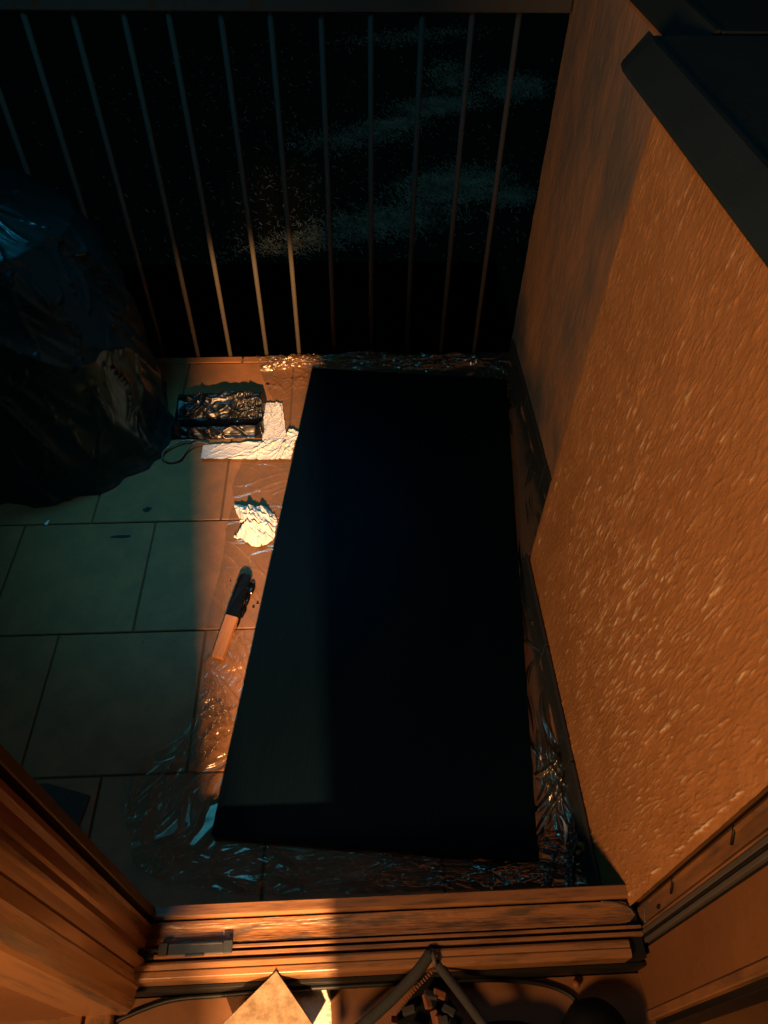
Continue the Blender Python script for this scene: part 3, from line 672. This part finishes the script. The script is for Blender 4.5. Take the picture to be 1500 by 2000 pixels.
# ------------------------------------------------------------------ things inside the threshold
k = .944; ZI = .091
cb = tube('black_cable', spline([(-.47, .15, ZI+.004), (-.415, .172, ZI+.004), (-.34, .193, ZI+.004), (-.25, .1965, ZI+.008), (-.14, .1975, ZI+.025), (-.03, .1975, ZI+.030), (.09, .1975, ZI+.03), (.20, .1975, ZI+.024), (.27, .195, ZI+.010), (.325, .186, ZI+.004), (.36, .170, ZI+.004), (.38, .145, ZI+.004)], 6), .0042, M_CABLE, None, 8)
tag(cb, 'black cable curving along the foot of the sill inside the room', 'cable')
# card leaning on the ledge
def sheet(name, quad, thick, m, parent=None):
    A, B, C, D = [Vector(q) for q in quad]; nrm = (B-A).cross(D-A).normalized()*thick
    if nrm.z > 0: nrm = -nrm
    bm = bmesh.new(); a_ = [bm.verts.new(q) for q in (A, B, C, D)]; b_ = [bm.verts.new(q+nrm) for q in (A, B, C, D)]
    bm.faces.new(a_); bm.faces.new(b_)
    for i in range(4): bm.faces.new((a_[i], a_[(i+1) % 4], b_[(i+1) % 4], b_[i]))
    bmesh.ops.recalc_face_normals(bm, faces=bm.faces); return mesh_obj(name, bm, m, parent)
cd = sheet('woven_card', [(-.146, .2115, .2065), (-.245, .142, .150), (-.165, .045, .092), (-.066, .115, .150)], .003, M_CARD)
tag(cd, 'pale woven card with its corner propped up on the sill ledge', 'card')
sp = sheet('paper_strip', [(-.130, .198, .0935), (-.062, .198, .0935), (-.056, .10, .0935), (-.092, .10, .0935)], .001, M_QUILT)
tag(sp, 'pale paper strip lying on the inner floor right of the woven card', 'paper')
# rounded post end at the left
po = boxobj('rounded_post', -.474, -.430, .10, .2000, .092, .118, M_FRAME, None, .006, 3); tag(po, 'short rounded wooden block on the floor under the left jamb', 'wooden block')
pl = boxobj('plaster_block', -.520, -.480, .155, .2000, .092, .112, M_IWALL, None, .004, 2); tag(pl, 'rough plaster block left of the rounded wooden one', 'block')
# zipped pouch, open: two piped edges meeting at an apex
zp = empty('open_pouch', (.1, .15, ZI)); tag(zp, 'open dark fabric pouch with zip edges meeting in a peak at the sill', 'pouch')
def rel(p): return (p[0]-.1, p[1]-.15, p[2]-ZI)
tube('zip_edge', [rel(p) for p in spline([(.112, .2285, .204), (.085, .200, .200), (.040, .165, .190), (-.010, .132, .180), (-.06, .10, .17)], 5)], .0095, M_FABRIC, zp, 10)
tube('zip_edge', [rel(p) for p in spline([(.118, .2165, .196), (.140, .190, .190), (.168, .155, .185), (.195, .120, .178), (.22, .09, .17)], 5)], .0080, M_FABRIC, zp, 10)
tube('zip_pull', [rel((.1135, .232, .207)), rel((.1150, .220, .212)), rel((.1160, .206, .211))], .0036, M_FRAMEG, zp, 8)
P0 = Vector((.103, .205, .207)); P1 = Vector((.005, .130, .187)); zt = None
for i in range(26):
    q = P0.lerp(P1, i/25)
    if zt is None:
        bm = bmesh.new(); box(bm, -.0012, .0012, -.003, .003, -.001, .001, .0003); zt = mesh_obj('zip_tooth', bm, M_BROWN, zp); o = zt
    else: o = link(bpy.data.objects.new('zip_tooth', zt.data), zp)
    o.location = rel(q+Vector((.006, -.006, -.003))); o.rotation_euler = (0, 0, .65)
prism('inner_lining', [rel((.112, .205, 0))[:2], rel((.03, .13, 0))[:2], rel((.0, .06, 0))[:2], rel((.2, .06, 0))[:2], rel((.18, .12, 0))[:2]], 'z', .02, .055, M_BLACKF, zp)
random.seed(3)
for i in range(11):
    x, y = random.uniform(.045, .155), random.uniform(.125, .178)
    if y > .21-abs(x-.11)*1.0: y -= .03
    bm = bmesh.new(); box(bm, -.011, .011, -.006, .006, -.004, .004, .0018, 2)
    o = mesh_obj('wood_block', bm, M_BROWN if i % 2 else M_FABRIC, None); o.location = (x, y, .155+random.uniform(0, .015)); o.rotation_euler = (random.gauss(0, .3), random.gauss(0, .3), random.uniform(0, 3))
    o.parent = zp; o.location = Vector(rel(o.location)); o.name = 'packed_block'
# black rounded case at the right bottom
def dome(name, loc, rx, ry, rz, m, label, cat):
    bm = bmesh.new(); bmesh.ops.create_uvsphere(bm, u_segments=40, v_segments=24, radius=1)
    for v_ in bm.verts:
        d = v_.co.copy(); s = 1+.05*mnoise.noise(d*2.5)
        sx = math.copysign(abs(d.x)**.8, d.x); v_.co = Vector((sx*rx*s, d.y*ry*s, max(-.3, d.z)*rz*s))
    o = mesh_obj(name, bm, m, None, True); o.location = loc; return tag(o, label, cat)
dome('fabric_case', (.225, .075, .115), .10, .062, .06, M_BLACKF, 'low black rounded fabric case at the bottom edge beside the pouch', 'case')
dome('fabric_case', (.385, .095, .115), .055, .068, .06, M_BLACKF, 'taller black fabric case under the end of the cable', 'case')
kn = bmesh.new(); bmesh.ops.create_uvsphere(kn, u_segments=14, v_segments=10, radius=.007)
o = mesh_obj('wooden_bead', kn, M_BROWN, None, True); o.location = (.372, .186, ZI+.008); tag(o, 'small orange bead at the end of the black cable', 'bead')

# fine grit and crumbs on the tiles
v = []; f = []; random.seed(9)
for k in range(520):
    x = random.uniform(-.95, -.30); y = random.uniform(.42, 2.1); q = random.uniform(.0006, .0020) if k % 30 else .003
    i = len(v); a0 = random.uniform(0, 6)
    for j in range(5): v.append((x+q*math.cos(a0+j*1.256)*random.uniform(.6, 1.2), y+q*math.sin(a0+j*1.256)*random.uniform(.6, 1.2), .0004))
    v.append((x, y, .0004+q*.8))
    for j in range(5): f.append((i+j, i+(j+1) % 5, i+5))
gt = pydata('grit', v, f, mat('grit_crumbs', (.3, .2, .12), .8, .2, scale=40, col2=(.03, .025, .02)), smooth=False); gt['kind'] = 'stuff'
tag(gt, 'fine grit and crumbs scattered over the tiles', 'grit')
